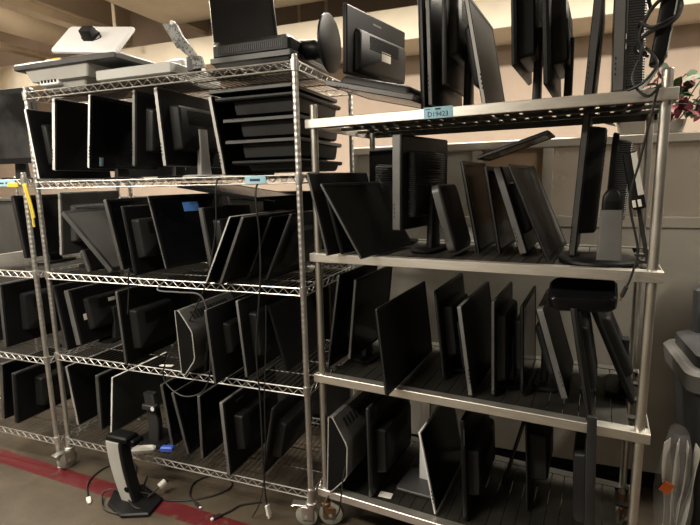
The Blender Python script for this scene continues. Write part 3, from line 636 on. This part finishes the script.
# screen leaning upright on that device
ang = math.degrees(math.atan2(1.237-1.002, .397-.2))
monitor(1,1,1.006,.20,.165,.36,-21,.03,'s','L','upright black screen with a silver left edge standing on the vented flat monitor',W=.31,yaw=-50,bulge=.03,scr='matte',bez=.012)

# ------------------------------------------------------------------ loose stand on the floor
t = empty('monitor_stand', F1.at(.585, -.14, .0005), 'curved silver monitor stand standing alone on the floor over the red stripe', 'stand')
q = MB(Matrix.Rotation(R(-20), 4, 'Z')); hexp = [(-.14,-.03),(-.055,-.10),(.09,-.10),(.185,-.01),(.12,.10),(-.07,.095)]
q.loft([[(x*(1-i), y*(1-i), z) for x, y in hexp] for z, i in ((0,.02),(.003,0),(.014,0),(.02,.06))]); q.build('stand_base', 'black', t)
col = [(-.06,0,.375-.05),(-.062,0,.30),(-.052,0,.2),(-.03,0,.10),(-.005,0,.015)]
q = MB(); L1 = []
for (x, y, z), w_ in zip(spline(col, 5), [.045-.0006*i for i in range(30)]):
    L1.append([(x+a, y-.02+b, z) for a, b in rrect(-w_+.0, w_-.0, -.014, .014, .006, 3)])
q.loft(L1); q.build('stand_column', 'pale', t)
q = MB(); q.tube([(.005,-.036,.085),(.005,-.034,.085)], .014, 16); q.build('cable_hole', 'black2', t)
q = MB(); L1 = []
for (x, y, z) in spline(col, 5): L1.append([(x+.048+a, y-.004+b, z) for a, b in rrect(-.012, .012, -.03, .03, .006, 3)])
q.loft(L1); q.build('column_side', 'black', t)
q = MB(); q.box(-.105,.03,-.03,.05,.325,.358,.008); q.box(.0,.055,-.01,.06,.305,.338,.006); q.build('mount_bracket', 'black2', t)

# bits on the bottom wire shelf above it
t = empty('monitor_mount', F1.at(.50, .10, F1.z[4]+.0005), 'dark stand arm with a round silver bolt on the bottom shelf behind the loose stand', 'stand')
q = MB(); q.loft([[(x+a, y+b, z) for a, b in rrect(-.035, .035, -.02, .02, .008, 3)] for x, y, z in ((.02,.02,.012),(.02,.03,.1),(0,.04,.2),(-.03,.06,.26))]); q.build('stand_neck', 'char', t)
q = MB(); q.loft([[(a, b, z) for a, b in rrect(-.09+i, .11-i, -.05+i, .14-i, .02, 3)] for z, i in ((0,.002),(.003,0),(.010,0),(.013,.005))]); q.build('stand_base', 'black', t)
q = MB(); q.disc((.045,.0,.205), 'y', [(-.012,.012),(.02,.014)], 16); q.build('bolt', 'silver', t)
q = MB(); q.box(-.03,.06,-.01,.02,.19,.22,.004); q.build('bolt_block', 'char', t)
q = MB(); q.box(-.06,.06,-.02,.03,0,.035,.01); o = q.build('cable_adapter', 'white'); o.matrix_world = F1.at(.55,-.005,F1.z[4]+.001,25); tag(o, 'white cable adapter lying at the front of the bottom shelf behind the loose stand', 'adapter')
q = MB(); q.box(-.035,.035,-.015,.02,0,.03,.006); o = q.build('video_connector', 'blueplug'); o.matrix_world = F1.at(.66,.05,F1.z[4]+.001,15); tag(o, 'blue video connector on the bottom shelf beside the white adapter', 'connector')

# papers lying on shelves
q = MB(); q.box(-.09,.09,0,.2,0,.002,.0005); o = q.build('paper_sheet', 'paper'); o.matrix_world = F1.at(1.33,.30,F1.z[2]+.001,20); tag(o, 'pale sheet lying under the right-leaning monitors on the third shelf', 'paper')
q = MB(); q.box(-.035,.035,-.012,.012,0,.002,.0005); o = q.build('paper_slip', 'paper'); o.matrix_world = F1.at(.73,.02,F1.z[3]+.001,10); tag(o, 'small white slip on the fourth shelf left of the grey wedge-backed monitor', 'paper')
q = MB(); q.box(-.03,.03,-.02,.02,0,.002,.0005); o = q.build('paper_slip', 'paper'); o.matrix_world = F2.at(.275,.06,F2.z[3]+.001,5); tag(o, 'small white slip at the foot of the tall humped monitor, bottom steel shelf', 'paper')

# ------------------------------------------------------------------ cables
def cable(F, pts, rad, label, name='black_cable', mat='cable', plug=None, n=10):
    t = empty(name, F.at(*pts[-1]), label, 'cable', 'loose cables')
    o = Vector(pts[-1]); P_ = spline([Vector(p_)-o for p_ in pts], n)
    q = MB(); q.tube(P_, rad, 8); q.build('cord', mat, t)
    if plug:
        d = (P_[-1]-P_[-3]).normalized(); M = d.to_track_quat('Z', 'Y').to_matrix().to_4x4()
        q = MB(M); q.box(-plug[0], plug[0], -plug[1], plug[1], -.01, plug[2], .003); pl = q.build('plug', plug[3], t)
        q = MB(M); q.box(-plug[0]*.7, plug[0]*.7, -plug[1]*.6, plug[1]*.6, plug[2], plug[2]+.012, .001); q.build('plug_tip', plug[4], pl)
    return t
cable(F1, [(1.34,.05,1.60),(1.333,-.03,1.551),(1.34,-.03,1.35),(1.335,-.035,1.159),(1.30,-.04,.85),(1.302,-.035,.595),(1.306,-.045,.30),(1.306,-.04,.13),(1.313,-.04,.07)], .0042, 'long black cable hanging down the tall wire rack front to a pale plug', plug=(.012,.007,.045,'paper','paper'))
cable(F1, [(1.355,-.03,1.05),(1.345,-.035,.85),(1.325,-.035,.6),(1.315,-.035,.35),(1.285,-.04,.12),(1.24,-.06,.01)], .003, 'thinner black cable hanging beside the long cable with the pale plug')
cable(F1, [(1.12,.05,1.61),(1.136,-.03,1.58),(1.12,-.03,1.40),(1.08,-.035,1.22),(1.03,-.03,1.10),(.93,-.04,.93),(.856,-.06,.82),(.80,-.08,.70),(.83,-.09,.63),(.93,-.10,.595),(1.03,-.09,.63),(1.08,-.09,.74),(1.05,-.04,.9)], .0035, 'black cable looping below the fourth shelf in front of the wedge-backed monitor')
cable(F1, [(.56,.03,1.15),(.593,-.03,1.175),(.585,-.035,1.06),(.56,-.03,.95)], .004, 'short black cable drooping over the third shelf edge near the humped thin monitor')
cable(F1, [(.80,.0,1.135),(.78,-.05,1.09),(.90,-.05,1.085),(1.02,-.05,1.08),(1.045,-.03,1.0),(1.06,.0,.93)], .004, 'grey cable strung under the third shelf edge of the tall wire rack', mat='grey')
cable(F1, [(.62,-.06,.10),(.60,-.07,.03),(.668,-.08,.006),(.759,-.082,.006),(.866,-.045,.006),(.962,.03,.006),(1.0,.11,.006),(.961,.165,.006),(.855,.178,.006),(.792,.089,.006),(.839,-.012,.006),(.92,-.06,.006)], .0045, 'black cable curled on the concrete floor right of the loose silver stand', plug=(.008,.005,.03,'cable','silver'))
cable(F1, [(.50,-.07,.01),(.40,.08,.006),(.307,.127,.006),(.22,.05,.006),(.22,-.05,.006),(.267,-.13,.006),(.36,-.205,.006)], .004, 'black cable on the floor left of the loose silver stand with a white plug', plug=(.011,.006,.035,'paper','white'))
cable(F1, [(.62,-.13,.05),(.67,-.10,.03),(.672,-.12,.03),(.70,-.06,.06)], .004, 'short cable with a white power plug beside the loose stand base', plug=(.014,.012,.03,'white','char'))
cable(F1, [(.60,-.25,.006),(.50,-.24,.006),(.42,-.17,.02),(.45,-.13,.03),(.55,-.15,.03),(.66,-.20,.024),(.72,-.17,.006)], .0045, 'black cable coiled over the base of the loose silver stand')
cable(F1, [(1.22,.06,.006),(1.17,.03,.006),(1.13,.0,.006),(1.11,-.05,.006),(1.08,-.10,.006)], .0045, 'black power lead with a bare plug lying on the floor near the hanging cables', plug=(.010,.008,.03,'cable','silver'))
cable(F2, [(1.15,.06,1.85),(1.195,-.03,1.84),(1.192,-.04,1.79),(1.165,-.04,1.62),(1.146,-.04,1.50),(1.177,-.04,1.35),(1.165,-.045,1.27),(1.151,-.045,1.225)], .0038, 'black cable hanging from the power brick with a connector below the second steel shelf', plug=(.011,.006,.03,'cable','rust'))
cable(F2, [(.90,.12,1.85),(.93,.05,1.835),(.96,.03,1.836),(.99,.08,1.836)], .003, 'thin cable trailing between monitors on the steel rack top')
cable(F2, [(.04,.02,.19),(.02,-.06,.13),(.06,-.07,.09),(.10,-.06,.13),(.115,-.05,.26),(.12,-.03,.33)], .0035, 'black cable drooping from the wedge-backed monitor over the steel rack caster')
# power brick with tangled cord near the right post
t = empty('power_brick', F2.at(1.190, -.012, 1.895), 'black power brick wrapped in its tangled cord on the steel rack top', 'power supply')
q = MB(Matrix.Rotation(R(6), 4, 'Y')); q.box(-.018,.018,-.03,.03,0,.185,.006); q.build('brick_body', 'black', t)
q = MB(Matrix.Rotation(R(6), 4, 'Y')); q.box(.019,.023,-.03,.03,.03,.18,.001); q.build('pale_strip', 'pale', t)
q = MB(); random.seed(4)
q.tube(spline([(-.03,-.03,.03),(-.05,-.035,.08),(-.03,-.04,.14),(.0,-.04,.175),(.035,-.038,.18),(.05,-.03,.15),(.03,-.042,.11),(-.02,-.045,.09),(-.05,-.03,.07),(-.055,0,.05),(-.02,.04,.04)], 8), .0055, 8)
q.tube(spline([(-.045,.02,.10),(-.05,-.03,.12),(-.02,-.046,.10),(.02,-.044,.115),(.045,-.02,.13),(.03,.04,.13),(-.02,.04,.11),(-.045,.0,.09),(-.04,-.04,.06),(-.045,-.04,.01)], 8), .0055, 8)
q.tube(spline([(-.02,.036,.17),(-.03,-.01,.195),(0,-.03,.196),(.03,-.02,.19),(.045,.0,.165),(.04,-.035,.12)], 8), .0055, 8)
q.tube(spline([(-.045,-.03,.02),(-.06,-.04,-.04),(-.02,-.05,-.09),(.01,-.05,-.065)]), .0042, 7)
q.tube(spline([(-.03,-.03,.05),(0,-.05,.0),(-.03,-.06,-.05),(-.07,-.05,-.069)]), .0042, 7)
q.build('cord', 'cable', t)
q = MB(); q.tube([(.025,.0,.03),(-.02,.02,-.045),(-.055,.02,-.068)], .006, 8); q.build('support_bar', 'pale', t)
# small black adapter box beside the right post
t = empty('network_adapter', F2.at(1.215, .13, F2.z[1]+.0005), 'black adapter box with a white strip leaning by the right steel post', 'adapter')
MA = Matrix.Rotation(R(-12), 4, 'Y')
q = MB(MA); q.box(-.014,.026,-.045,.05,.19,.38,.004); q.build('adapter_body', 'black', t)
q = MB(MA); q.box(.0,.012,-.01,.03,.004,.20,.002); q.build('support_bar', 'char', t)
q = MB(MA); q.box(.008,.025,-.047,-.044,.235,.375,.001); q.build('white_strip', 'white', t)
q = MB(MA)
for k in range(2): q.box(-.012+.016*k,-.002+.016*k,-.048,-.044,.198,.222,.001)
q.build('port', 'port', t)

# ------------------------------------------------------------------ plant on the partition
t = empty('trailing_plant', F1.at(2.93, .84, 1.768), 'leafy plant with green and burgundy leaves on top of the partition at right', 'plant')
q = MB(); q.loft([[(a, b, z) for a, b in rrect(-.13-i, .13+i, -.035-i*.3, .035+i*.3, .02, 3)] for z, i in ((0,0),(.05,.01),(.055,.01))]); q.build('planter', 'frame', t)
def leaf(q, c, d, n, L_, W_):
    d = d.normalized(); s_ = d.cross(n).normalized(); n = s_.cross(d)
    P_ = [c]; prof = [(0,.02),(.2,.7),(.45,1),(.7,.75),(.9,.3),(1,.02)]
    A = [c+d*(L_*a)+s_*(W_*b)-n*(.35*L_*a*a) for a, b in prof]; B = [c+d*(L_*a)-s_*(W_*b)-n*(.35*L_*a*a) for a, b in prof]; Cc = [c+d*(L_*a)-n*(.35*L_*a*a+.15*W_*b) for a, b in prof]
    vs = A+Cc+B; n_ = len(prof); fs = []
    for i in range(n_-1): fs += [[i,i+1,n_+i+1,n_+i],[n_+i,n_+i+1,2*n_+i+1,2*n_+i]]
    q.add(vs, fs)
random.seed(11)
qs = MB(); qg = MB(); qr = MB()
for (u, v, z), nn in [((.02,-.02,.30),12), ((.12,-.03,.25),12), ((.25,-.02,.28),14), ((.10,-.04,.12),12), ((-.22,-.03,.10),7), ((-.12,0,.13),7), ((.20,0,.10),10), ((.35,0,.25),10), ((-.30,-.02,.06),5),((0,-.03,.2),8)]:
    base = Vector((max(-.1,min(.1,u*.4)), 0, .04)); tip = Vector((u, v, z)); mid = (base+tip)/2+Vector((0,-.01,.05))
    S = spline([base, mid, tip], 8); qs.tube(S, .0028, 5)
    for i in range(nn):
        c = S[random.randint(5, len(S)-1)]+Vector((random.uniform(-.03,.03), random.uniform(-.03,.03), random.uniform(-.03,.03)))
        d = Vector((random.uniform(-1,1), random.uniform(-1,.5), random.uniform(-.9,.35)))
        (qr if random.random() < .4 else qg).__class__
        leaf(qr if random.random() < .4 else qg, c, d, Vector((random.uniform(-.4,.4), -.5, .8)), random.uniform(.045,.085), random.uniform(.018,.028))
qs.build('stems', 'stem', t); qg.build('foliage', 'leaf', t)['kind'] = 'stuff'; o = qr.build('foliage', 'leafr', t); o['kind'] = 'stuff'; o['label'] = 'burgundy leaves'

# ------------------------------------------------------------------ bin on the right
t = empty('waste_cart', F1.at(3.215, .42, 0.0005), 'dark grey wheeled waste cart with open lid at the lower right edge of the photo', 'bin')
q = MB(); q.loft([[(a, b, z) for a, b in rrect(-.12-i, .40+i, -.12-i, .20+i*.4, .03, 4)] for z, i in ((.05,0),(.5,.02),(.76,.05))]); q.build('cart_body', 'bin', t)
q = MB(); q.loft([[(a, b, z) for a, b in rrect(-.20-i, .46+i, -.20-i, .23+i*.3, .05, 5)] for z, i in ((.75,-.02),(.76,0),(.83,.01),(.845,-.005))]); q.build('cart_rim', 'rim', t)
q = MB(); q.loft([[(a, b, z) for a, b in rrect(-.17-i, .43+i, -.17-i, .21+i*.3, .05, 5)] for z, i in ((.846,0),(.89,-.0),(.90,-.02))]); q.build('cart_top', 'bin', t)
q = MB(); q.loft([[(a, b+(z-.9)*.12, z) for a, b in rrect(-.11+i, .44-i, .15, .215, .03, 4)] for z, i in ((.90,0),(1.08,.0),(1.10,.03),(1.20,.035),(1.215,.05))]); q.build('lid', 'bin', t)
q = MB(); q.box(-.04,.40,.135,.150,.98,1.01,.005); q.build('lid_handle', 'rim', t)
for x in (-.05, .33):
    q = MB(); q.disc((x,-.14,.06), 'y', [(0,.05),(.005,.06),(.03,.06),(.035,.05)], 24); q.build('cart_wheel', 'black', t)
t2 = empty('bag_of_papers', F1.at(2.99, .20, .24), 'clear plastic bag stuffed with white papers hanging on the cart rim at right', 'bag')
for k in range(4):
    q = MB(Matrix.Translation((-.012+.013*k, -.006*k, -.05)) @ Matrix.Rotation(R(-3+3*k), 4, 'Y') @ Matrix.Rotation(R(50+12*k), 4, 'Z'))
    L_ = []
    for i in range(9):
        z = .02+.36*i/8; x = .012*math.sin(i*.8+k); 
        L_.append([(x-.03,-.001,z),(x+.03,-.001+.008*math.sin(i),z),(x+.03,.001+.008*math.sin(i),z),(x-.03,.001,z)])
    q.loft(L_); q.build('paper_sheet', 'paper', t2)
q = MB(Matrix.Translation((-.035,-.045,.16)) @ Matrix.Rotation(R(25), 4, 'Y')); q.box(-.018,.018,-.002,.002,-.022,.022,.0005); q.build('orange_tag', 'orange', t2)
q = MB(Matrix.Translation((-.0,-.04,-.02))); q.box(-.012,.012,-.002,.002,-.02,.02,.0005); q.build('red_tag', 'redp', t2)
q = MB(); L_ = []
for i in range(12):
    z = -.06+.44*i/11; w_ = .03+.035*math.sin(min(1,(1-i/11)*1.2)*2.0)
    L_.append([(math.cos(a)*w_*(1+.08*math.sin(5*a+i)), math.sin(a)*.048*(1+.1*math.sin(4*a+2*i)), z) for a in [k*2*math.pi/24 for k in range(24)]])
q.loft(L_, cap=False); q.build('bag_film', 'bag', t2)

# ------------------------------------------------------------------ light
def area(name, u, v, z, sx, sy, e, col, rx=0, ry=0):
    d = bpy.data.lights.new(name, 'AREA'); d.shape = 'RECTANGLE'; d.size = sx; d.size_y = sy; d.energy = e; d.color = col
    o = bpy.data.objects.new(name, d); C.objects.link(o); o.matrix_world = F1.at(u, v, z) @ Matrix.Rotation(R(rx), 4, 'X') @ Matrix.Rotation(R(ry), 4, 'Y')
    return o
WARM = (1.0, .915, .78)
area('aisle_and_fill_light', -1.3, -1.35, 2.95, 1.4, .3, 104, WARM)
area('aisle_and_fill_light', .6, -1.9, 2.95, 1.4, .3, 122, WARM)
area('aisle_and_fill_light', 4.3, -.5, 2.95, .2, 1.3, 32, WARM)  # added fill light, brightens the partition at right
for u_, e_ in ((-.1, 46), (1.3, 50), (2.7, 50), (4.3, 66)): area('rear_fluorescent', u_, .95, 2.97, 1.2, .2, e_, WARM)
area('bay_fluorescent', -2.0, .2, 3.4, 1.2, .2, 210, WARM)
w = bpy.data.worlds.new('world'); bpy.context.scene.world = w; w.use_nodes = True
w.node_tree.nodes['Background'].inputs['Color'].default_value = (1, .82, .6, 1); w.node_tree.nodes['Background'].inputs['Strength'].default_value = .02
vs = bpy.context.scene.view_settings
vs.view_transform = 'Standard'; vs.look = 'None'; vs.gamma = 1; vs.exposure = 0; vs.use_curve_mapping = False
